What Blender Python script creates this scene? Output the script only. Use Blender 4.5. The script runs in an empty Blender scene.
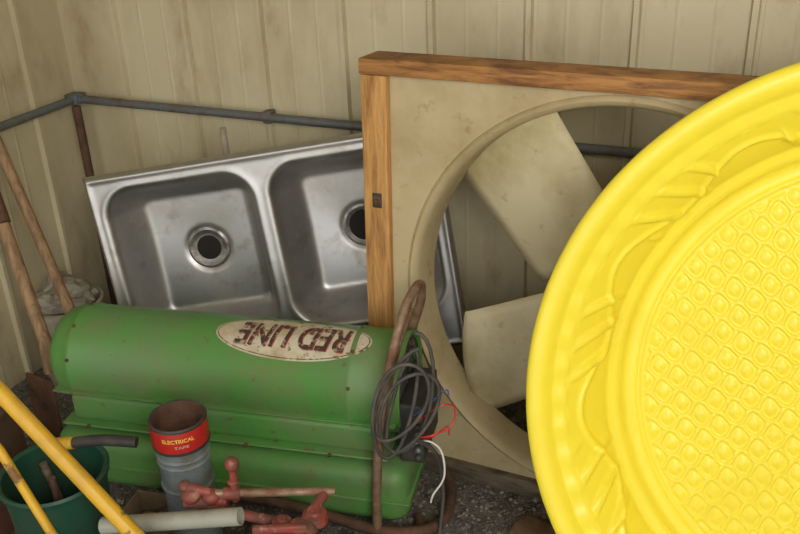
import bpy, bmesh, math, random
import numpy as np
from mathutils import Vector, Matrix
random.seed(4)
S=bpy.context.scene
COL=S.collection
V=Vector
S.view_settings.view_transform='Standard'
# ------------------------------------------------------------------ helpers
def empty(name):
    e=bpy.data.objects.new(name,None); COL.objects.link(e); e.empty_display_size=.05; return e
def mk(name,verts,faces,mat,parent=None,smooth=True,angle=None):
    me=bpy.data.meshes.new(name)
    me.from_pydata([tuple(v) for v in verts],[],faces); me.update()
    o=bpy.data.objects.new(name,me); COL.objects.link(o)
    if mat: me.materials.append(mat)
    if smooth:
        me.polygons.foreach_set('use_smooth',[True]*len(me.polygons))
        if angle is not None:
            me.set_sharp_from_angle(angle=math.radians(angle))
    if parent: o.parent=parent
    return o
def frame(o,x,u):
    """matrix with local X=x, local Z=u (up), local Y = into scene"""
    x=V(x).normalized(); u=V(u); u=(u-u.dot(x)*x).normalized(); y=u.cross(x)
    M=Matrix.Identity(4)
    for i in range(3):
        M[i][0]=x[i];M[i][1]=y[i];M[i][2]=u[i];M[i][3]=o[i]
    return M
def box(name,c,size,mat,parent=None,M=None,bev=.003,segs=2):
    bm=bmesh.new(); bmesh.ops.create_cube(bm,size=1)
    for v in bm.verts: v.co=V((v.co.x*size[0]+c[0],v.co.y*size[1]+c[1],v.co.z*size[2]+c[2]))
    if bev>0: bmesh.ops.bevel(bm,geom=bm.edges[:],offset=bev,segments=segs,profile=.5,affect='EDGES')
    if M is not None: bmesh.ops.transform(bm,matrix=M,verts=bm.verts)
    bmesh.ops.recalc_face_normals(bm,faces=bm.faces)
    me=bpy.data.meshes.new(name); bm.to_mesh(me); bm.free()
    o=bpy.data.objects.new(name,me); COL.objects.link(o); me.materials.append(mat)
    me.polygons.foreach_set('use_smooth',[True]*len(me.polygons)); me.set_sharp_from_angle(angle=math.radians(35))
    if parent:o.parent=parent
    return o
def catmull(pts,n=8,closed=False):
    P=[V(p) for p in pts]; out=[]
    N=len(P); rng=range(N if closed else N-1)
    for i in rng:
        g=lambda k: P[k%N] if closed else P[min(max(k,0),N-1)]
        p0,p1,p2,p3=g(i-1),g(i),g(i+1),g(i+2)
        for j in range(n):
            t=j/n
            out.append(.5*((2*p1)+(p2-p0)*t+(2*p0-5*p1+4*p2-p3)*t*t+(3*p1-p0-3*p2+p3)*t**3))
    if not closed: out.append(P[-1])
    return out
def tube(name,pts,r,mat,parent=None,seg=12,smooth_n=0,closed=False,caps=True,flat=1.0):
    P=catmull(pts,smooth_n,closed) if smooth_n else [V(p) for p in pts]
    n=len(P); verts=[];faces=[]
    t0=(P[1]-P[0]).normalized()
    a=t0.orthogonal().normalized()
    for i,p in enumerate(P):
        if closed: t=(P[(i+1)%n]-P[i-1]).normalized()
        else: t=(P[min(i+1,n-1)]-P[max(i-1,0)]).normalized()
        a=(a-a.dot(t)*t).normalized(); b=t.cross(a)
        rr=r[i*len(r)//n] if isinstance(r,(list,tuple)) else r
        for k in range(seg):
            th=2*math.pi*k/seg
            verts.append(p+rr*(a*math.cos(th)+b*math.sin(th)*flat))
    m=n if closed else n-1
    for i in range(m):
        j=(i+1)%n
        for k in range(seg):
            faces.append((i*seg+k,i*seg+(k+1)%seg,j*seg+(k+1)%seg,j*seg+k))
    if caps and not closed:
        faces.append(tuple(range(seg-1,-1,-1))); faces.append(tuple((n-1)*seg+k for k in range(seg)))
    return mk(name,verts,faces,mat,parent,True,50)
def lathe(name,prof,M,mat,parent=None,seg=48,angle=40,cap0=False,cap1=False):
    """prof: (r,h) revolved about local Z of M"""
    verts=[];faces=[]
    for r,h in prof:
        for k in range(seg):
            th=2*math.pi*k/seg; verts.append(M@V((r*math.cos(th),r*math.sin(th),h)))
    for i in range(len(prof)-1):
        for k in range(seg):
            faces.append((i*seg+k,i*seg+(k+1)%seg,(i+1)*seg+(k+1)%seg,(i+1)*seg+k))
    if cap0: faces.append(tuple(range(seg-1,-1,-1)))
    if cap1: faces.append(tuple((len(prof)-1)*seg+k for k in range(seg)))
    return mk(name,verts,faces,mat,parent,True,angle)
def ball(name,c,r,mat,parent=None,sc=(1,1,1)):
    bm=bmesh.new(); bmesh.ops.create_uvsphere(bm,u_segments=20,v_segments=14,radius=r)
    for v in bm.verts: v.co=V((v.co.x*sc[0]+c[0],v.co.y*sc[1]+c[1],v.co.z*sc[2]+c[2]))
    me=bpy.data.meshes.new(name); bm.to_mesh(me); bm.free()
    o=bpy.data.objects.new(name,me); COL.objects.link(o); me.materials.append(mat)
    me.polygons.foreach_set('use_smooth',[True]*len(me.polygons))
    if parent:o.parent=parent
    return o
def zmat(p,axis,scale=1):
    z=V(axis).normalized(); x=z.orthogonal().normalized(); y=z.cross(x)
    M=Matrix.Identity(4)
    for i in range(3): M[i][0]=x[i];M[i][1]=y[i];M[i][2]=z[i];M[i][3]=p[i]
    return M
# ------------------------------------------------------------------ materials
def mat(name,base,dirt=None,scale=6,lo=.45,hi=.7,rough=.5,metal=0,bump=0,bscale=40,stretch=(1,1,1),
        dirt2=None,scale2=25,lo2=.55,hi2=.7,rdirt=.8,spec=.5,detail=6,M=None,mdirt=None,sss=0,amt=1.0,amt2=1.0,
        dirt3=None,scale3=3,lo3=.5,hi3=.7,amt3=1.0,str3=(1,1,1)):
    m=bpy.data.materials.new(name); m.use_nodes=True; nt=m.node_tree; N=nt.nodes; L=nt.links
    bs=N['Principled BSDF']; tc=N.new('ShaderNodeTexCoord'); mp=N.new('ShaderNodeMapping'); mp.inputs['Scale'].default_value=stretch
    L.new(tc.outputs['Object'],mp.inputs[0])
    bs.inputs['Base Color'].default_value=(*base,1); bs.inputs['Roughness'].default_value=rough; bs.inputs['Metallic'].default_value=metal
    bs.inputs['Specular IOR Level'].default_value=spec
    cur=None
    def layer(cur,col,sc,lo,hi,am,off,st=None):
        nz=N.new('ShaderNodeTexNoise'); nz.inputs['Scale'].default_value=sc; nz.inputs['Detail'].default_value=detail; nz.inputs['Roughness'].default_value=.62
        mp2=N.new('ShaderNodeMapping'); mp2.inputs['Location'].default_value=(off,off*.7,off*.3)
        if st: mp2.inputs['Scale'].default_value=st; L.new(tc.outputs['Object'],mp2.inputs[0])
        else: L.new(mp.outputs[0],mp2.inputs[0])
        L.new(mp2.outputs[0],nz.inputs[0])
        mr=N.new('ShaderNodeMapRange'); mr.inputs[1].default_value=lo; mr.inputs[2].default_value=hi; mr.inputs[4].default_value=am
        L.new(nz.outputs[0],mr.inputs[0])
        mx=N.new('ShaderNodeMix'); mx.data_type='RGBA'; L.new(mr.outputs[0],mx.inputs[0])
        if cur is None: mx.inputs[6].default_value=(*base,1)
        else: L.new(cur,mx.inputs[6])
        mx.inputs[7].default_value=(*col,1)
        return mx.outputs[2],mr.outputs[0]
    if dirt:
        cur,f=layer(None,dirt,scale,lo,hi,amt,3.1)
        rr=N.new('ShaderNodeMapRange'); rr.inputs[3].default_value=rough; rr.inputs[4].default_value=rdirt; L.new(f,rr.inputs[0]); L.new(rr.outputs[0],bs.inputs['Roughness'])
        if mdirt is not None:
            r2=N.new('ShaderNodeMapRange'); r2.inputs[3].default_value=metal; r2.inputs[4].default_value=mdirt; L.new(f,r2.inputs[0]); L.new(r2.outputs[0],bs.inputs['Metallic'])
    if dirt2: cur,_=layer(cur,dirt2,scale2,lo2,hi2,amt2,11.7)
    if dirt3: cur,_=layer(cur,dirt3,scale3,lo3,hi3,amt3,5.3,str3)
    if cur: L.new(cur,bs.inputs['Base Color'])
    if bump:
        nz=N.new('ShaderNodeTexNoise'); nz.inputs['Scale'].default_value=bscale; nz.inputs['Detail'].default_value=5; L.new(mp.outputs[0],nz.inputs[0])
        b=N.new('ShaderNodeBump'); b.inputs['Strength'].default_value=bump; b.inputs['Distance'].default_value=.01; L.new(nz.outputs[0],b.inputs['Height']); L.new(b.outputs[0],bs.inputs['Normal'])
    return m
def wood(name,c1,c2,sc=(30,30,3),rough=.7,M=None):
    m=bpy.data.materials.new(name); m.use_nodes=True; nt=m.node_tree; N=nt.nodes; L=nt.links
    bs=N['Principled BSDF']; tc=N.new('ShaderNodeTexCoord'); mp=N.new('ShaderNodeMapping'); mp.inputs['Scale'].default_value=sc
    L.new(tc.outputs['Object'],mp.inputs[0]); nz=N.new('ShaderNodeTexNoise'); nz.inputs['Scale'].default_value=2.0; nz.inputs['Detail'].default_value=7; nz.inputs['Roughness'].default_value=.65
    nz.inputs['Distortion'].default_value=.6
    L.new(mp.outputs[0],nz.inputs[0]); cr=N.new('ShaderNodeValToRGB')
    cr.color_ramp.elements[0].position=.35; cr.color_ramp.elements[0].color=(*c2,1); cr.color_ramp.elements[1].position=.62; cr.color_ramp.elements[1].color=(*c1,1)
    L.new(nz.outputs[0],cr.inputs[0]); L.new(cr.outputs[0],bs.inputs['Base Color']); bs.inputs['Roughness'].default_value=rough
    b=N.new('ShaderNodeBump'); b.inputs['Strength'].default_value=.25; b.inputs['Distance'].default_value=.004; L.new(nz.outputs[0],b.inputs['Height']); L.new(b.outputs[0],bs.inputs['Normal'])
    return m
m_wall=mat('painted_steel',(.56,.50,.335),(.41,.345,.205),2.2,.45,.75,.5,0,.10,7,(1.2,1.2,.6),dirt2=(.24,.12,.045),scale2=7,lo2=.56,hi2=.78,amt2=.6,
    dirt3=(.33,.26,.14),scale3=7,lo3=.50,hi3=.76,amt3=.6,str3=(1,1,.3))
m_ceil=mat('ceiling_steel',(.4,.36,.26),rough=.7)
m_floor=mat('gravel_floor',(.19,.17,.145),(.07,.055,.045),30,.4,.65,.95,0,1.0,160,dirt2=(.45,.43,.39),scale2=130,lo2=.58,hi2=.64)
m_stone=mat('gravel_stone',(.28,.26,.23),(.12,.10,.08),9,.4,.6,.9)
m_galv=mat('galvanised',(.17,.19,.20),(.12,.09,.065),14,.45,.7,.5,.5,.1,60,mdirt=.1)
m_galvl=mat('zinc_pipe',(.25,.31,.33),(.15,.15,.14),12,.42,.68,.45,.3,.1,60,mdirt=.2)
m_rust=mat('rusty_steel',(.16,.08,.05),(.07,.045,.03),18,.4,.65,.75,.3,.3,80)
m_rusttube=mat('rusty_tube',(.34,.25,.17),(.17,.075,.04),22,.38,.62,.45,.5,.2,90,mdirt=.1)
m_steel=mat('stainless',(.50,.50,.50),(.38,.355,.315),5,.42,.78,.42,1.0,.035,14,(1,1,1),dirt2=(.60,.58,.54),scale2=34,lo2=.58,hi2=.72,rdirt=.55,mdirt=.8,amt2=.4,
    dirt3=(.26,.20,.14),scale3=14,lo3=.57,hi3=.74,amt3=.6)
m_steeld=mat('drain_steel',(.38,.38,.38),(.2,.17,.14),30,.4,.7,.38,1.0)
m_black=mat('black_rubber',(.034,.033,.031),(.09,.08,.07),20,.5,.8,.6)
m_cord=mat('grey_cord',(.06,.057,.052),(.13,.115,.095),20,.45,.7,.65)
m_dark=mat('dark_hole',(.012,.010,.008),rough=.9)
m_green=mat('green_paint',(.085,.285,.055),(.13,.225,.09),4,.42,.72,.40,0,.06,30,dirt2=(.15,.09,.045),scale2=44,lo2=.63,hi2=.70,amt2=.85,rdirt=.62,
    dirt3=(.19,.18,.09),scale3=7,lo3=.48,hi3=.74,amt3=.72,str3=(1,1.6,1.6))
m_greend=mat('green_plastic',(.012,.07,.042),(.03,.05,.03),8,.45,.7,.5)
m_white=mat('decal_white',(.60,.56,.42),(.42,.31,.18),14,.44,.68,.5,dirt2=(.15,.09,.05),scale2=50,lo2=.58,hi2=.64)
m_text=mat('decal_ink',(.07,.035,.03),(.42,.34,.24),75,.52,.62,.5)
m_text2=mat('decal_ink_red',(.33,.055,.04),(.42,.34,.24),75,.50,.62,.5)
m_pine_v=wood('pine_post',(.58,.32,.10),(.30,.135,.04),(38,38,3))
m_pine_h=wood('pine_rail',(.46,.22,.065),(.17,.07,.022),(5,5,42))
m_oldw=wood('old_wood',(.17,.13,.09),(.06,.045,.03),(6,6,30))
m_board=wood('brown_board',(.20,.12,.07),(.08,.045,.03),(6,6,30))
m_handle=wood('handle_wood',(.36,.23,.12),(.18,.10,.05),(40,40,4))
m_fan=mat('fan_sheet',(.50,.41,.24),(.36,.275,.14),5,.42,.72,.5,.0,.08,20,dirt2=(.25,.13,.05),scale2=30,lo2=.60,hi2=.75,amt2=.6)
m_blade=mat('fan_blade',(.58,.52,.34),(.38,.31,.15),3.0,.44,.64,.42,.0,.05,20,dirt2=(.25,.15,.07),scale2=24,lo2=.62,hi2=.76,amt2=.6)
m_yel=mat('pool_plastic',(.88,.735,.050),(.83,.67,.04),6,.5,.8,.36,spec=.45)
m_yelp=mat('yellow_paint',(.66,.39,.025),(.14,.07,.035),16,.56,.63,.45,0,.1,50,dirt2=(.5,.28,.03),scale2=6)
m_red=mat('red_paint',(.25,.05,.038),(.13,.055,.04),22,.42,.62,.5,0,.15,60,dirt2=(.34,.16,.12),scale2=50,lo2=.56,hi2=.66)
m_redl=mat('red_label',(.46,.02,.015),(.3,.03,.02),20,.5,.8,.4)
m_yl=mat('label_yellow',(.8,.6,.1),rough=.5)
m_pvc=mat('grey_pvc',(.32,.33,.28),(.21,.19,.15),10,.42,.7,.5)
m_whitep=mat('white_plastic',(.40,.37,.29),(.26,.21,.15),9,.45,.7,.6)
m_bag=mat('dusty_bag',(.30,.28,.22),(.17,.13,.10),18,.42,.65,.6,bump=.6,bscale=25)
m_redw=mat('red_wire',(.65,.02,.015),rough=.4)
m_bluew=mat('blue_wire',(.05,.12,.4),rough=.4)
m_whitew=mat('white_wire',(.75,.75,.7),rough=.4)
m_box=mat('rusty_brown_tin',(.16,.06,.04),(.08,.05,.035),10,.4,.7,.7)
m_card=mat('cardboard',(.27,.19,.12),(.15,.10,.06),9,.4,.7,.9)
# ------------------------------------------------------------------ room
YAW=math.radians(-25)
WX=V((math.cos(YAW),math.sin(YAW),0)); WN=V((math.sin(YAW),-math.cos(YAW),0)) # along back wall, toward viewer
C=V((-.963,2.7,0)); HT=2.35; LX=3.3; LY=3.7
def panel_wall(name,o,d,n,length,first,step,mt):
    pts=[(0,0)]
    s=first
    while s<length-.05:
        h=.014
        pts+=[(s-.011,0),(s-.007,h),(s+.005,h),(s+.008,-.002),(s+.016,-.002),(s+.017,0)]
        for f in (.35,.68):
            s2=s+step*f
            if s2<length-.05: pts+=[(s2-.006,0),(s2,.0012),(s2+.006,0)]
        s+=step
    pts.append((length,0))
    verts=[];faces=[]
    for a,h in pts:
        for z in (0,HT): verts.append(o+d*a+n*h+V((0,0,z)))
    for i in range(len(pts)-1): faces.append((2*i,2*i+2,2*i+3,2*i+1))
    k=len(verts)
    for a in (0,length):
        for z in (0,HT): verts.append(o+d*a-n*.03+V((0,0,z)))
    faces.append((k,k+1,k+3,k+2))
    return mk(name,verts,faces,mt,None,False)
panel_wall('wall_back',C,WX,WN,LX,.208,.242,m_wall)
panel_wall('wall_left',C,WN,WX,LY,.17,.242,m_wall)
panel_wall('wall_right',C+WX*LX,WN,-WX,LY,.2,.242,m_wall)
Mr=frame(C,WX,(0,0,1))  # local -Y toward viewer
box('floor',(LX/2,-LY/2,-.03),(LX+.1,LY+1.5,.06),m_floor,None,Mr,0)
box('ceiling',(LX/2,-LY/2,HT+.03),(LX+.1,LY+.1,.06),m_ceil,None,Mr,0)
zr=.759
g=empty('wall_girt')
tube('rail_back',[C+WX*.0+WN*.032+V((0,0,zr)),C+WX*(LX-.05)+WN*.032+V((0,0,zr))],.012,m_galv,g)
tube('rail_side',[C+WN*.0+WX*.032+V((0,0,zr)),C+WN*(LY-.1)+WX*.032+V((0,0,zr))],.012,m_galv,g)
box('corner_bracket',(.03,-.03,zr),(.045,.045,.030),m_galv,g,Mr,.004)
for s in (.70,1.9): box('rail_clip',(s,-.022,zr),(.025,.035,.034),m_galv,g,Mr,.004)
p=C+WX*.055+WN*.06
tube('rusty_corner_post',[p,p+V((0,0,.745))],.013,m_rust)
# ------------------------------------------------------------------ sink
def build_sink():
    g=empty('double_bowl_sink')
    TL=V((-.800,2.16,.682)); TR=V((.096,2.078,.818)); W=(TR-TL).length; Hh=.58
    x=(TR-TL).normalized(); le=math.radians(8.5)
    M=frame(TL,x,V((0,math.sin(le),math.cos(le))))
    nx,nz=280,190
    X,Z=np.meshgrid(np.linspace(0,W,nx),np.linspace(0,Hh,nz))   # Z = distance down
    def sdf(cx,cz,hx,hz,r):
        qx=np.abs(X-cx)-hx+r; qz=np.abs(Z-cz)-hz+r
        return np.hypot(np.maximum(qx,0),np.maximum(qz,0))+np.minimum(np.maximum(qx,qz),0)-r
    D=np.zeros_like(X)
    drains=[]
    for cx in (.238,W-.238):
        cz=.258; d=-sdf(cx,cz,.203,.222,.085)
        t=np.clip(d/.075,0,1); t=np.where(t<.22,t*t*(1/.22)*.5, .0)+np.where(t>=.22,0.11+(1-(1-(t-.22)/.78)**2.4)*.89,0)
        rad=np.hypot(X-cx,Z-cz)
        b=.118*t+.020*t*np.clip(1-rad/.24,0,1)
        b+=np.where(d>0,.006*np.clip(1-np.maximum(rad-.055,0)/.012,0,1),0)
        D+=b; drains.append((cx,cz))
        D-=.0025*np.exp(-(d/.009)**2)
    e=np.minimum(np.minimum(X,W-X),np.minimum(Z,Hh-Z))
    D+=-.005*np.exp(-((e-.012)/.006)**2)+.012*np.clip(1-e/.006,0,1)
    for _ in range(5):
        D[1:-1,1:-1]=(D[1:-1,1:-1]*2+D[:-2,1:-1]+D[2:,1:-1]+D[1:-1,:-2]+D[1:-1,2:])/6
    verts=[M@V((float(a),float(d),-float(z))) for a,d,z in zip(X.ravel(),D.ravel(),Z.ravel())]
    faces=[]
    for j in range(nz-1):
        for i in range(nx-1):
            k=j*nx+i; faces.append((k,k+nx,k+nx+1,k+1))
    mk('basin_sheet',verts,faces,m_steel,g)
    for i,(cx,cz) in enumerate(drains):
        Md=M@Matrix.Translation((cx,.136,-cz))@Matrix.Rotation(math.radians(90),4,'X')
        lathe('drain_ring_%d'%(i+1),[(.058,-.005),(.057,.002),(.051,.004),(.045,.001),(.038,-.003),(.033,-.003)],Md,m_steeld,g)
        lathe('drain_hole_%d'%(i+1),[(.034,-.0025),(.030,-.0015),(.0002,-.0015)] if i==0 else [(.043,-.003),(.037,.004),(.0002,.006)],Md,m_dark,g)
    for fx in (.3,.42,.54): lathe('tap_hole',[(.018,.001),(.016,.0025),(.001,.0025)],M@Matrix.Translation((fx,0,-.53))@Matrix.Rotation(math.radians(90),4,'X'),m_dark,g)
build_sink()
Mb=frame(V((-.72,2.12,0)),(1,-.09,0),(0,0,1))
box('timber_block',(.30,.0,.05),(.66,.08,.10),m_oldw,None,Mb,.006)
# ------------------------------------------------------------------ framed fan
def build_fan():
    g=empty('wood_framed_barn_fan')
    TL=V((-.068,1.915,1.014)); W,Hh=1.15,1.014; ya=math.radians(-25.9); le=math.radians(3)
    x=V((math.cos(ya),math.sin(ya),0)); u=V((-math.sin(ya)*math.sin(le),math.cos(ya)*math.sin(le),math.cos(le)))
    M=frame(TL,x,u)
    pw,tw,dp=.062,.034,.095
    def b(nm,x0,x1,z0,z1,mt,y0=0,y1=dp): return box(nm,((x0+x1)/2,(y0+y1)/2,-(z0+z1)/2),(x1-x0,y1-y0,z1-z0),mt,g,M,.003)
    b('post_left',0,pw,tw+.001,Hh,m_pine_v)
    b('post_right',W-pw,W,tw+.001,Hh,m_pine_v)
    b('beam_top',-.004,W+.004,0,tw,m_pine_h)
    b('beam_bottom',pw+.001,W-pw-.001,Hh-.045,Hh,m_oldw)
    lathe('post_bolt',[(.012,0),(.012,.003),(.006,.004),(.006,.01),(.001,.011)],M@Matrix.Translation((.034,0,-.315))@Matrix.Rotation(math.radians(90),4,'X'),m_rust,g,seg=6)
    box('bolt_plate',(.034,-.001,-.315),(.022,.003,.034),m_black,g,M,.0005)
    cx,cz,r=.568,.507,.464
    seg=160; verts=[];faces=[]
    yo=.018
    x0,x1,z0,z1=pw-.005,W-pw+.005,tw-.005,Hh-.035
    prof=[(r+.004,yo),(r+.001,yo-.007),(r-.006,yo-.011),(r-.015,yo-.006),(r-.021,yo+.010),(r-.027,yo+.04),(r-.029,yo+.075)]
    for k in range(seg):
        th=2*math.pi*k/seg; c,s=math.cos(th),math.sin(th)
        tx=((x1-cx) if c>0 else (x0-cx))/c if abs(c)>1e-6 else 1e9
        tz=((cz-z0) if s>0 else (cz-z1))/s if abs(s)>1e-6 else 1e9
        t=max(min(tx,tz),r+.005)
        verts.append((cx+t*c,yo,-cz+t*s)); 
        for rr,yy in prof: verts.append((cx+rr*c,yy,-cz+rr*s))
    n=8
    for k in range(seg):
        a=k*n;bb=((k+1)%seg)*n
        for i in range(n-1): faces.append((a+i,bb+i,bb+i+1,a+i+1))
    for (qx,qz) in ((x0,-z0),(x1,-z0),(x1,-z1),(x0,-z1)):
        th=math.atan2(qz+cz,qx-cx)%(2*math.pi); k=int(th/(2*math.pi)*seg)
        verts.append((qx,yo,qz)); faces.append((k*n,len(verts)-1,((k+1)%seg)*n))
    mk('shroud_panel',[M@V(v) for v in verts],faces,m_fan,g,True,50)
    yb=.06
    def blade(nm,ang,rt=.455,wt=.14,wr=.115,shift=0,skew=0):
        th=math.radians(ang); vs=[];fs=[]; nu,nv=14,10
        for i in range(nu+1):
            q=i/nu
            w=wr+(wt-wr)*q
            for j in range(nv+1):
                v=(j/nv*2-1)
                rad=.12+(rt+skew*v-.12)*q
                rr=rad-(.020*v*v)*(q**6)
                off=v*w+shift
                pitch=math.radians(16)
                y=yb+math.sin(pitch)*off*.8 - .020*(1-v*v)
                off2=off*math.cos(pitch)
                vs.append(M@V((cx+rr*math.cos(th)-off2*math.sin(th),y,-cz+rr*math.sin(th)+off2*math.cos(th))))
        for i in range(nu):
            for j in range(nv):
                a=i*(nv+1)+j; fs.append((a,a+1,a+nv+2,a+nv+1))
        o=mk(nm,vs,fs,m_blade,g)
        md=o.modifiers.new('thick','SOLIDIFY'); md.thickness=.002
        a0=V((cx,yb+.015,-cz)); a1=V((cx+.2*math.cos(th),yb+.005,-cz+.2*math.sin(th)))
        tube(nm+'_arm',[M@a0,M@a1],.012,m_galv,g,seg=8)
    blade('blade_1',127,.466,.150,.130); blade('blade_2',209,.402,.145,.125,.035,.060); blade('blade_3',303,.43); blade('blade_4',33,.42)
    Mh=M@Matrix.Translation((cx,yb+.03,-cz))@Matrix.Rotation(math.radians(90),4,'X')
    lathe('hub',[(.001,.05),(.05,.05),(.06,.04),(.06,0),(.001,-.01)],Mh,m_galv,g)
    lathe('motor',[(.001,-.01),(.07,-.02),(.075,-.03),(.075,-.11),(.06,-.125),(.001,-.13)],Mh,m_black,g)
    for z in (-cz+.03,-cz-.06):
        tube('motor_strut',[M@V((cx,.12,z)),M@V((W-pw*.5,.085,z))],.010,m_galv,g,seg=8)
build_fan()
# ------------------------------------------------------------------ pool
def build_pool():
    g=empty('plastic_paddling_pool')
    R=.600; ya=math.radians(-19); le=math.radians(17.0)
    x=V((math.cos(ya),math.sin(ya),0)); u=V((-math.sin(ya)*math.sin(le),math.cos(ya)*math.sin(le),math.cos(le)))
    M=frame(V((.780,1.157,.568)),x,u)
    prof=[(.582,.050),(.590,.030),(.597,.012),(.595,.003),(.588,-.001),(.576,-.002),(.566,.002),(.558,.009),(.553,.018),(.549,.021),(.535,.024),(.528,.028)]
    for i in range(1,46):
        t=i/45; prof.append((.528-.062*t-.006*math.sin(t*math.pi),.028+.092*t))
    prof+=[(.462,.123),(.452,.126),(.445,.129),(.441,.136),(.437,.146),(.430,.150),(.421,.151)]
    nwall=len(prof)
    nf=150
    for i in range(1,nf+1): prof.append((.421*(1-i/nf)+.002,.151))
    prof=np.array(prof); NT=900
    th=np.linspace(0,2*np.pi,NT,endpoint=False)
    Rr,T=np.meshgrid(prof[:,0],th,indexing='ij'); Dp=np.repeat(prof[:,1][:,None],NT,1).copy()
    a=math.radians(14)
    X=Rr*np.cos(T);Z=Rr*np.sin(T)
    P=(X*math.cos(a)+Z*math.sin(a))/.060; Q=(-X*math.sin(a)+Z*math.cos(a))/.050
    dm=np.full_like(P,9.)
    for ox,oy in ((0,0),(.5,.5)):
        dx=(P+ox)-np.round(P+ox); dy=(Q+oy)-np.round(Q+oy)
        w=.33-.14*dy
        # rounded-diamond cells
        dm=np.minimum(dm,(np.abs(dx/np.maximum(w,.06))**1.45+np.abs(dy/.50)**1.45)**(1/1.45))
    H=.0046*np.clip(1-(dm/.72)**2,0,1)**.9+.0050*np.exp(-((dm-1.0)/.14)**2)
    mask=np.clip((.400-Rr)/.006,0,1); mask[:nwall-1]=0
    Dp-=H*mask
    Dp-=np.where(Rr<.4205,.004*np.exp(-((Rr-.409)/.0045)**2),0)
    tt=np.clip((.528-Rr)/.066,0,1); wm=np.zeros_like(tt); wm[11:57]=1
    n1=np.sin(T*52+tt*6.5); env=np.clip(np.sin(tt*np.pi*1.0),0,1)
    grp=np.clip((np.sin(T*11)+.35)*5,0,1)
    leaf=np.clip(n1*1.8-.5,0,1)*env*grp
    wave=np.exp(-((tt-(.60+.26*np.sin(T*11)))/.06)**2)
    Dp-=wm*(.008*leaf*(tt<.8)+.0045*wave)
    Dp+=np.where((Rr<.556)&(Rr>.525),.0018*np.sin(T*60),0)
    Rr=Rr-wm*(.007*leaf+.0035*wave)
    X=Rr*np.cos(T);Z=Rr*np.sin(T)
    n=len(prof)
    verts=np.stack([X,Dp,Z],-1).reshape(-1,3)
    Mn=np.array(M); verts=verts@Mn[:3,:3].T+Mn[:3,3]
    i=np.arange(n-1)[:,None]; k=np.arange(NT)[None]; k2=(k+1)%NT
    F=np.stack([i*NT+k,i*NT+k2,(i+1)*NT+k2,(i+1)*NT+k],-1).reshape(-1,4)
    mk('pool_shell',verts.tolist(),F.tolist()+[tuple((n-1)*NT+q for q in range(NT))],m_yel,g)
build_pool()
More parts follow.
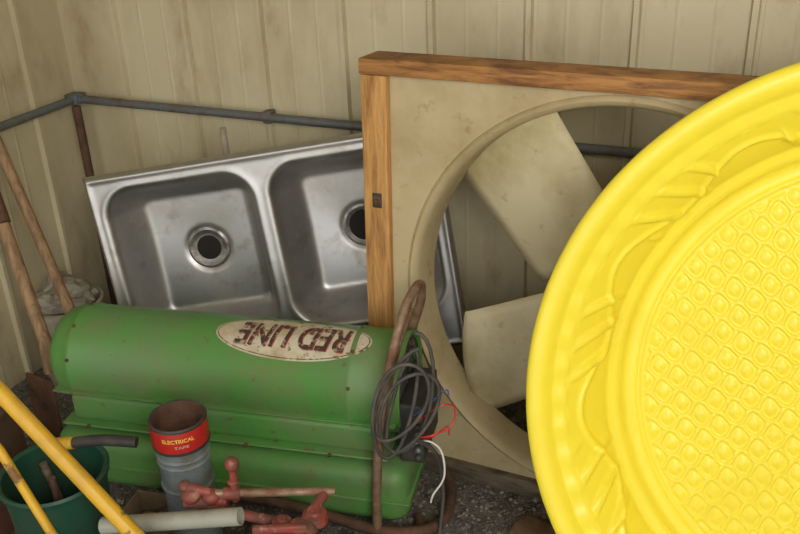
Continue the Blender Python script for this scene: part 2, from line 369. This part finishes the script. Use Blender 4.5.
# ------------------------------------------------------------------ heater
def build_heater():
    g=empty('torpedo_heater')
    ya=math.radians(-14.3); d=V((math.cos(ya),math.sin(ya),0)); q=V((-d.y,d.x,0)); up=V((0,0,1))
    C0=V((-.842,1.926,.329))+d*.022
    L=.862; r=.116
    Mz=Matrix.Identity(4)
    for i in range(3): Mz[i][0]=-q[i];Mz[i][1]=up[i];Mz[i][2]=d[i]*-1;Mz[i][3]=C0[i]
    prof=[(.001,.010),(.04,.009),(.07,.004),(.092,-.006),(.106,-.022),(.113,-.040),(.116,-.060),(.1185,-.063),(.1185,-.072),(.116,-.075),(.116,-.74),(.1185,-.743),(.1185,-.752),(.116,-.755),(.116,-L+.01),(.119,-L+.006),(.119,-L),(.112,-L),(.110,-L+.05),(.09,-L+.055)]
    lathe('barrel',prof,Mz,m_green,g,seg=72,angle=45)
    lathe('outlet_inner',[(.110,-L+.045),(.09,-L+.04),(.05,-L+.03),(.001,-L+.03)],Mz,m_dark,g)
    for k in range(5):
        rr=.02+.02*k
        cpt=C0+d*(L-.005); ring=[cpt+rr*(q*math.cos(t)+up*math.sin(t)) for t in np.linspace(0,2*math.pi,33)[:-1]]
        tube('grille_ring',ring,.0022,m_black,g,seg=6,closed=True)
    for t in (0,math.pi/3,2*math.pi/3):
        v=q*math.cos(t)+up*math.sin(t); tube('grille_bar',[C0+d*(L-.005)-v*.11,C0+d*(L-.005)+v*.11],.0025,m_black,g,seg=6)
    Mh=frame(V((C0.x,C0.y,0)),d,up)
    def B(nm,x0,x1,y0,y1,z0,z1,mt,bev=.004,segs=3): return box(nm,((x0+x1)/2,(y0+y1)/2,(z0+z1)/2),(x1-x0,y1-y0,z1-z0),mt,g,Mh,bev,segs)
    B('seam_flange',.02,L-.01,-.124,.120,.286,.289,m_green,.001)
    B('saddle',.05,L-.05,-.108,.108,.200,.270,m_green,.012)
    B('saddle_lip',.03,L-.03,-.128,.118,.196,.203,m_green,.003)
    B('gap_shade_fill',.06,L-.06,-.10,.10,.165,.20,m_black,.002)  # black filler: shade of the gap between saddle and tank, put in as colour
    B('fuel_tank',.0,L+.015,-.145,.122,.028,.178,m_green,.04,6)
    B('tank_seam',-.006,L+.021,-.150,.126,.098,.103,m_green,.002)
    for s in (.1,.3,.5,.7): ball('screw',Mh@V((s,-.129,.2)),.005,m_rust,g)
    for s in (.066,.745):
        for a in (20,60,100):
            t=math.radians(a); ball('bolt',C0+d*(s+.003)+(.119)*(-q*math.cos(t)+up*math.sin(t)),.0045,m_rust,g)
    def onb(s,v,h=.0012):
        ph=v/r+math.radians(74); return C0+d*s+(r+h)*(-q*math.cos(ph)+up*math.sin(ph))
    cs=.602; A,Bv=.183,.062
    def ell(nm,A,Bv,h,mt):
        vs=[onb(cs,0,h)];fs=[];nr,ns=10,64
        for i in range(1,nr+1):
            for k in range(ns):
                t=2*math.pi*k/ns; vs.append(onb(cs+A*i/nr*math.cos(t),Bv*i/nr*math.sin(t),h))
        for k in range(ns): fs.append((0,1+k,1+(k+1)%ns))
        for i in range(nr-1):
            for k in range(ns):
                a=1+i*ns; fs.append((a+k,a+ns+k,a+ns+(k+1)%ns,a+(k+1)%ns))
        mk(nm,vs,fs,mt,g)
    ell('decal_edge',A,Bv,.0006,m_white); ell('decal_border',A-.004,Bv-.004,.0010,m_text); ell('decal',A-.0065,Bv-.006,.0014,m_white)
    def lettering(nm,off,h,mt,dx=0,dy=0):
        cu=bpy.data.curves.new('t','FONT'); cu.body='RED LINE'; cu.size=1; cu.offset=off; cu.shear=.25; cu.align_x='CENTER'; cu.align_y='CENTER'
        to=bpy.data.objects.new('t',cu); COL.objects.link(to)
        dg=bpy.context.evaluated_depsgraph_get(); me=bpy.data.meshes.new_from_object(to.evaluated_get(dg))
        bm=bmesh.new(); bm.from_mesh(me); bmesh.ops.triangulate(bm,faces=bm.faces)
        bmesh.ops.subdivide_edges(bm,edges=[e for e in bm.edges if e.calc_length()>.12],cuts=4,use_grid_fill=True); bmesh.ops.triangulate(bm,faces=bm.faces)
        xs=[v.co.x for v in bm.verts];ys=[v.co.y for v in bm.verts]; mx=(max(xs)+min(xs))/2;my=(max(ys)+min(ys))/2;wx=max(xs)-min(xs);wy=max(ys)-min(ys)
        for v in bm.verts:
            a=-(v.co.x-mx)/wx*.265+dx; b=-(v.co.y-my)/wy*.066+dy
            v.co=onb(cs+a,b,h)
        m2=bpy.data.meshes.new(nm); bm.to_mesh(m2); bm.free(); m2.materials.append(mt)
        oo=bpy.data.objects.new(nm,m2); COL.objects.link(oo); oo.parent=g
        bpy.data.objects.remove(to)
    lettering('decal_lettering_shadow',.02,.0021,m_text2,.0028,-.0022)
    lettering('decal_lettering',.018,.0027,m_text)
    tube('handle_tube',[(-.075,1.545,.05),(-.068,1.553,.2),(-.050,1.562,.36),(-.030,1.585,.45),(.004,1.65,.540),(.030,1.70,.568),(.044,1.74,.555),(.042,1.765,.50),(.022,1.785,.42),(.01,1.785,.34)],.0105,m_rusttube,g,smooth_n=8)
    tube('handle_tube_inner',[(-.052,1.575,.30),(-.032,1.59,.40),(-.005,1.625,.49),(.022,1.68,.53)],.006,m_rusttube,g,smooth_n=8)
    tube('skid_tube',[(-.42,1.64,.095),(-.25,1.60,.075),(-.08,1.545,.05),(.02,1.54,.045),(.075,1.58,.04),(.10,1.68,.03),(.09,1.76,.03)],.0125,m_rust,g,smooth_n=8)
    tube('foot_tube',[(-.30,1.60,.012),(-.12,1.52,.014),(-.03,1.49,.014),(.02,1.52,.014),(.02,1.62,.014)],.012,m_rust,g,smooth_n=8)
    tube('foot_rear',[(-.84,1.84,.016),(-.78,1.80,.016),(-.76,1.93,.016),(-.74,1.99,.016)],.013,m_rust,g,smooth_n=6)
    B('control_box',L-.005,L+.05,-.11,.05,.19,.34,m_black,.006)
    P=lambda x,y,z: Mh@V((x,y,z))
    for k in range(6): ball('terminal',P(L+.038,-.11-.004,.21+.02*k),.008,m_galv if k%2 else m_black,g)
    tube('red_wire',[P(L+.03,-.115,.30),(.03,1.56,.33),(.07,1.55,.37),(.10,1.56,.36),(.095,1.55,.32),(.05,1.53,.31),(.02,1.54,.30)],.0018,m_redw,g,seg=6,smooth_n=8)
    tube('red_wire_2',[P(L+.03,-.115,.27),(.05,1.55,.29),(.085,1.56,.31),(.09,1.57,.28)],.0016,m_redw,g,seg=6,smooth_n=8)
    tube('blue_wire',[P(L+.03,-.115,.32),(.05,1.56,.37),(.085,1.57,.395),(.09,1.57,.38)],.0016,m_bluew,g,seg=6,smooth_n=8)
    tube('white_wire',[P(L+.02,-.115,.24),(.04,1.54,.29),(.07,1.53,.27),(.075,1.52,.21),(.05,1.51,.17),(.045,1.51,.15)],.0022,m_whitew,g,seg=6,smooth_n=8)
    pts=[]
    turns=4
    for i in range(turns*24+1):
        t=i/24*2*math.pi; k=i/24
        rx=.044+.016*math.sin(k*2.3); rz=.114+.030*math.sin(k*3.1+1)
        pts.append((-.004+.016*math.sin(k*1.7)+rx*math.sin(t)+.028*math.cos(t),1.530-.004*k+.012*math.cos(t*.5),.392+.020*math.cos(k*2)+rz*math.cos(t)))
    tube('power_cord',pts,.0040,m_cord,g,seg=8,smooth_n=1)
    tube('cord_lead',[(.02,1.53,.30),(.06,1.56,.24),(.075,1.58,.12),(.06,1.52,.03),(.05,1.46,.012)],.005,m_cord,g,seg=8,smooth_n=8)
build_heater()
# ------------------------------------------------------------------ galvanised pipe + tape tin
g=empty('galvanised_pipe_with_tape_tin')
M=Matrix.Translation((-.459,1.5,0))
lathe('pipe',[(.052,.0),(.052,.34),(.054,.343),(.054,.350),(.050,.352),(.049,.10)],M,m_galvl,g,angle=30)
for z in (.325,.31,.25): lathe('pipe_bead',[(.052,z-.004),(.0550,z),(.052,z+.004)],M,m_galvl,g)
lathe('tape_tin',[(.056,.350),(.0575,.352),(.0575,.405),(.056,.408)],M,m_redl,g,angle=30)
lathe('tin_inside',[(.055,.408),(.0530,.406),(.0525,.36),(.03,.353),(.0003,.353)],M,m_rust,g,angle=30)
lathe('tin_rim',[(.0580,.402),(.0586,.406),(.056,.4095),(.0525,.408)],M,m_black,g)
lathe('tin_base',[(.0582,.349),(.0588,.352),(.0582,.356)],M,m_black,g)
def wraptext(body,w,h,z,phi0,mt,nm):
    cu=bpy.data.curves.new('t','FONT'); cu.body=body; cu.size=1; cu.offset=.02
    to=bpy.data.objects.new('t',cu); COL.objects.link(to)
    dg=bpy.context.evaluated_depsgraph_get(); me=bpy.data.meshes.new_from_object(to.evaluated_get(dg))
    bm=bmesh.new(); bm.from_mesh(me); bmesh.ops.triangulate(bm,faces=bm.faces)
    xs=[v.co.x for v in bm.verts];ys=[v.co.y for v in bm.verts]; mx=(max(xs)+min(xs))/2;my=(max(ys)+min(ys))/2;wx=max(xs)-min(xs);wy=max(ys)-min(ys)
    for v in bm.verts:
        ph=phi0+(v.co.x-mx)/wx*w/.0583; zz=z+(v.co.y-my)/wy*h
        v.co=V((-.459+.0583*math.cos(ph),1.5+.0583*math.sin(ph),zz))
    m2=bpy.data.meshes.new(nm); bm.to_mesh(m2); bm.free(); m2.materials.append(mt)
    oo=bpy.data.objects.new(nm,m2); COL.objects.link(oo); oo.parent=g
    bpy.data.objects.remove(to)
wraptext('ELECTRICAL',.065,.009,.385,math.radians(-80),m_yl,'label_text')
wraptext('TAPE',.03,.006,.370,math.radians(-75),m_whitep,'label_text_2')
# ------------------------------------------------------------------ crate (carries the foreground clutter)
box('wooden_crate',(-.43,1.165,.1385),(.66,.18,.277),m_oldw,None,None,.006)
g=empty('red_bench_vise')
def T(nm,a,b,r,mt=m_red,seg=14): return tube(nm,[a,b],r,mt,g,seg=seg)
T('bar',(-.36,1.325,.352),(-.14,1.335,.338),.008,m_rusttube)
T('bar_collar',(-.345,1.325,.351),(-.315,1.326,.349),.013)
T('screw_post',(-.325,1.325,.335),(-.322,1.325,.405),.0075)
ball('knob',(-.322,1.325,.418),.0135,m_red,g,(1,1,1.1))
ball('knob_collar',(-.325,1.325,.378),.011,m_red,g,(1,1,.5))
ball('jaw_lobe',(-.405,1.325,.352),.020,m_red,g,(1,1,.9))
ball('jaw_lobe_2',(-.368,1.325,.345),.017,m_red,g,(1.1,1,.9))
T('jaw_bridge',(-.42,1.325,.335),(-.34,1.325,.335),.013)
ball('jaw_lobe_3',(-.415,1.325,.372),.011,m_red,g)
T('jaw_web',(-.415,1.325,.372),(-.37,1.325,.355),.009)
box('body_casting',(-.235,1.225,.306),(.11,.06,.036),m_red,g,None,.012,4)
box('body_rib',(-.235,1.25,.325),(.10,.012,.022),m_red,g,None,.004,3)
ball('casting_lobe',(-.20,1.262,.312),.026,m_red,g,(1.2,1,.8))
lathe('casting_boss',[(.001,.014),(.010,.014),(.012,.010),(.022,.008),(.024,-.01)],Matrix.Translation((-.175,1.285,.322)),m_red,g)
lathe('casting_boss_2',[(.001,.012),(.008,.012),(.010,.008),(.018,.006),(.020,-.01)],Matrix.Translation((-.235,1.275,.318)),m_red,g)
ball('casting_lobe_2',(-.262,1.245,.310),.020,m_red,g,(1,1,.8))
T('leg_link',(-.40,1.325,.33),(-.25,1.295,.305),.010)
T('leg_link_2',(-.16,1.33,.335),(-.20,1.26,.32),.010)
g=empty('grey_pvc_pipe')
a=V((-.575,1.312,.298)); b=V((-.3045,1.262,.350)); dd=(b-a)
lathe('pipe',[(.001,.002),(.0165,.0),(.0165,dd.length),(.014,dd.length),(.013,.01)],zmat(a,dd),m_pvc,g)
g=empty('yellow_hand_truck')
tube('rail_1',[(-.96,1.457,.850),(-.718,1.35,.579),(-.480,1.240,.314)],.0150,m_yelp,g)
tube('rail_2',[(-.90,1.36,.79),(-.72,1.30,.489),(-.630,1.247,.300)],.0085,m_yelp,g)
tube('crossbar',[(-.86,1.41,.735),(-.862,1.35,.725)],.010,m_yelp,g)
tube('crossbar_2',[(-.80,1.27,.42),(-.70,1.19,.292)],.010,m_yelp,g)
g=empty('long_handled_tool')
tube('shaft',[(-.715,1.47,.372),(-.66,1.462,.380)],.013,m_yelp,g)
tube('rubber_grip',[(-.66,1.462,.380),(-.60,1.456,.388),(-.532,1.45,.384)],.0115,m_black,g,smooth_n=4)
g=empty('green_bucket')
M=Matrix.Translation((-.69,1.41,0))
lathe('shell',[(.001,.0),(.075,.0),(.078,.004),(.097,.34),(.104,.342),(.106,.352),(.102,.357),(.095,.352),(.080,.02),(.001,.018)],M,m_greend,g,angle=30)
tube('scrap_rod',[(-.70,1.40,.05),(-.68,1.38,.36)],.006,m_rust,g)
tube('scrap_rod_2',[(-.66,1.42,.05),(-.72,1.44,.35)],.008,m_oldw,g)
g=empty('brown_tin_box')
Mb=frame(V((-1.00,1.70,0)),(.97,-.25,0),(0,0,1))
box('body',(0,0,.14),(.16,.16,.28),m_box,g,Mb,.008)
box('lid',(0,0,.287),(.172,.172,.018),m_box,g,Mb,.005)
# open cardboard carton of scrap on the floor before the heater
g=empty('cardboard_carton')
Mb=frame(V((-.575,1.615,0)),(.97,-.25,0),(0,0,1))
for nm,c,s in (('side_front',(0,-.045,.04),(.15,.004,.08)),('side_rear',(0,.045,.04),(.15,.004,.08)),('side_left',(-.073,0,.04),(.004,.086,.08)),('side_right',(.073,0,.04),(.004,.086,.08)),('base',(0,0,.003),(.146,.086,.004))):
    box(nm,c,s,m_card,g,Mb,.0008)
tube('scrap_rod',[Mb@V((-.06,-.02,.03)),Mb@V((.06,.02,.085))],.007,m_rust,g)
tube('scrap_rod_2',[Mb@V((-.05,.02,.03)),Mb@V((.05,-.02,.07))],.010,m_handle,g)
g=empty('white_bucket')
M=Matrix.Translation((-.965,2.30,0))
lathe('shell',[(.001,.0),(.085,.0),(.10,.25),(.107,.253),(.107,.268),(.098,.27),(.083,.02),(.001,.018)],M,m_whitep,g,angle=30)
def crumple(nm,c,r,parent,mt,seed):
    bm=bmesh.new(); bmesh.ops.create_icosphere(bm,subdivisions=3,radius=r)
    from mathutils import noise
    for v in bm.verts:
        f=1+.45*noise.noise(v.co*28+V((seed*3,0,0)))+.2*noise.noise(v.co*70)
        v.co=V((v.co.x*f*1.1+c[0],v.co.y*f+c[1],v.co.z*f*.8+c[2]))
    me=bpy.data.meshes.new(nm); bm.to_mesh(me); bm.free(); o=bpy.data.objects.new(nm,me); COL.objects.link(o); me.materials.append(mt); o.parent=parent
for i,(a,b,c,rr) in enumerate(((-.03,-.02,.27,.05),(.03,.02,.28,.05),(-.02,.04,.30,.045),(.035,-.035,.26,.04))):
    crumple('rag_%d'%(i+1),(-.965+a,2.30+b,c),rr,g,m_bag,i+1)
def handle(nm,pts,r=.0145):
    g=empty(nm); tube('shaft',pts,r,m_handle,g); return g
g=handle('garden_rake',[(-1.085,2.20,1.18),(-1.0,2.2,.756),(-.874,2.1,.34),(-.845,2.105,.03)])
tube('head',[(-.88,2.08,.012),(-.80,2.12,.012)],.010,m_rust,g)
g=handle('garden_spade',[(-1.088,2.24,.92),(-.995,2.1,.617),(-.914,2.0,.309),(-.915,1.99,.22)],.0165)
tube('socket',[(-1.012,2.125,.67),(-.985,2.085,.60)],.019,m_rust,g)
box('blade',(0,0,-.10),(.10,.008,.20),m_rust,g,frame(V((-.945,1.985,.21)),(.85,-.5,0),(0,.05,1)),.003)
tube('white_stick',[(-.468,2.432,.0),(-.4394,2.24,.775)],.0085,m_whitep)
box('scrap_board',(0,0,.012),(.22,.07,.024),m_board,None,frame(V((.33,1.52,0)),(.8,-.5,0),(0,0,1)),.003)
vs=[];fs=[]
rg=random.Random(7)
for i in range(900):
    if i<550: x,y=rg.uniform(-.05,.5),rg.uniform(1.35,1.74)
    else: x,y=rg.uniform(-1.2,-.3),rg.uniform(1.4,1.75)
    s=rg.uniform(.002,.007); k=len(vs)
    a=rg.uniform(0,6.28)
    for t in range(5):
        th=a+t*2*math.pi/5; f=rg.uniform(.7,1.2); vs.append((x+s*f*math.cos(th),y+s*f*math.sin(th),.0005))
    for t in range(4):
        th=a+t*2*math.pi/4; f=rg.uniform(.4,.7); vs.append((x+s*f*math.cos(th),y+s*f*math.sin(th),s*rg.uniform(.7,1.1)))
    fs+= [(k,k+1,k+5),(k+1,k+6,k+5),(k+1,k+2,k+6),(k+2,k+7,k+6),(k+2,k+3,k+7),(k+3,k+4,k+8),(k+3,k+8,k+7),(k+4,k,k+8),(k,k+5,k+8),(k+5,k+6,k+7,k+8)]
mk('floor_gravel',vs,fs,m_stone,None,False)
# ------------------------------------------------------------------ camera
pch,rl=math.radians(26),math.radians(-2.4)
F=V((0,math.cos(pch),-math.sin(pch)));U=V((0,math.sin(pch),math.cos(pch)));R=V((1,0,0))
Rr=R*math.cos(rl)+U*math.sin(rl); Ur=U*math.cos(rl)-R*math.sin(rl)
cam=bpy.data.cameras.new('camera'); cam.lens=40.5; cam.sensor_width=36; cam.clip_start=.05
co=bpy.data.objects.new('camera',cam); COL.objects.link(co)
Mc=Matrix.Identity(4)
for i in range(3): Mc[i][0]=Rr[i];Mc[i][1]=Ur[i];Mc[i][2]=-F[i]
Mc[2][3]=1.45
co.matrix_world=Mc; S.camera=co
# ------------------------------------------------------------------ light
w=bpy.data.worlds.new('world'); S.world=w; w.use_nodes=True
w.node_tree.nodes['Background'].inputs[0].default_value=(1,.98,.94,1); w.node_tree.nodes['Background'].inputs[1].default_value=2.3
def area(name,loc,tgt,sx,sy,e,col):
    l=bpy.data.lights.new(name,'AREA'); l.shape='RECTANGLE'; l.size=sx;l.size_y=sy;l.energy=e;l.color=col
    o=bpy.data.objects.new(name,l); COL.objects.link(o); o.location=loc; o.rotation_euler=(V(tgt)-V(loc)).to_track_quat('-Z','Y').to_euler(); return o
area('doorway_daylight',(.8,-.9,2.1),(.2,1.8,.4),1.4,1.0,78,(1,.965,.90))
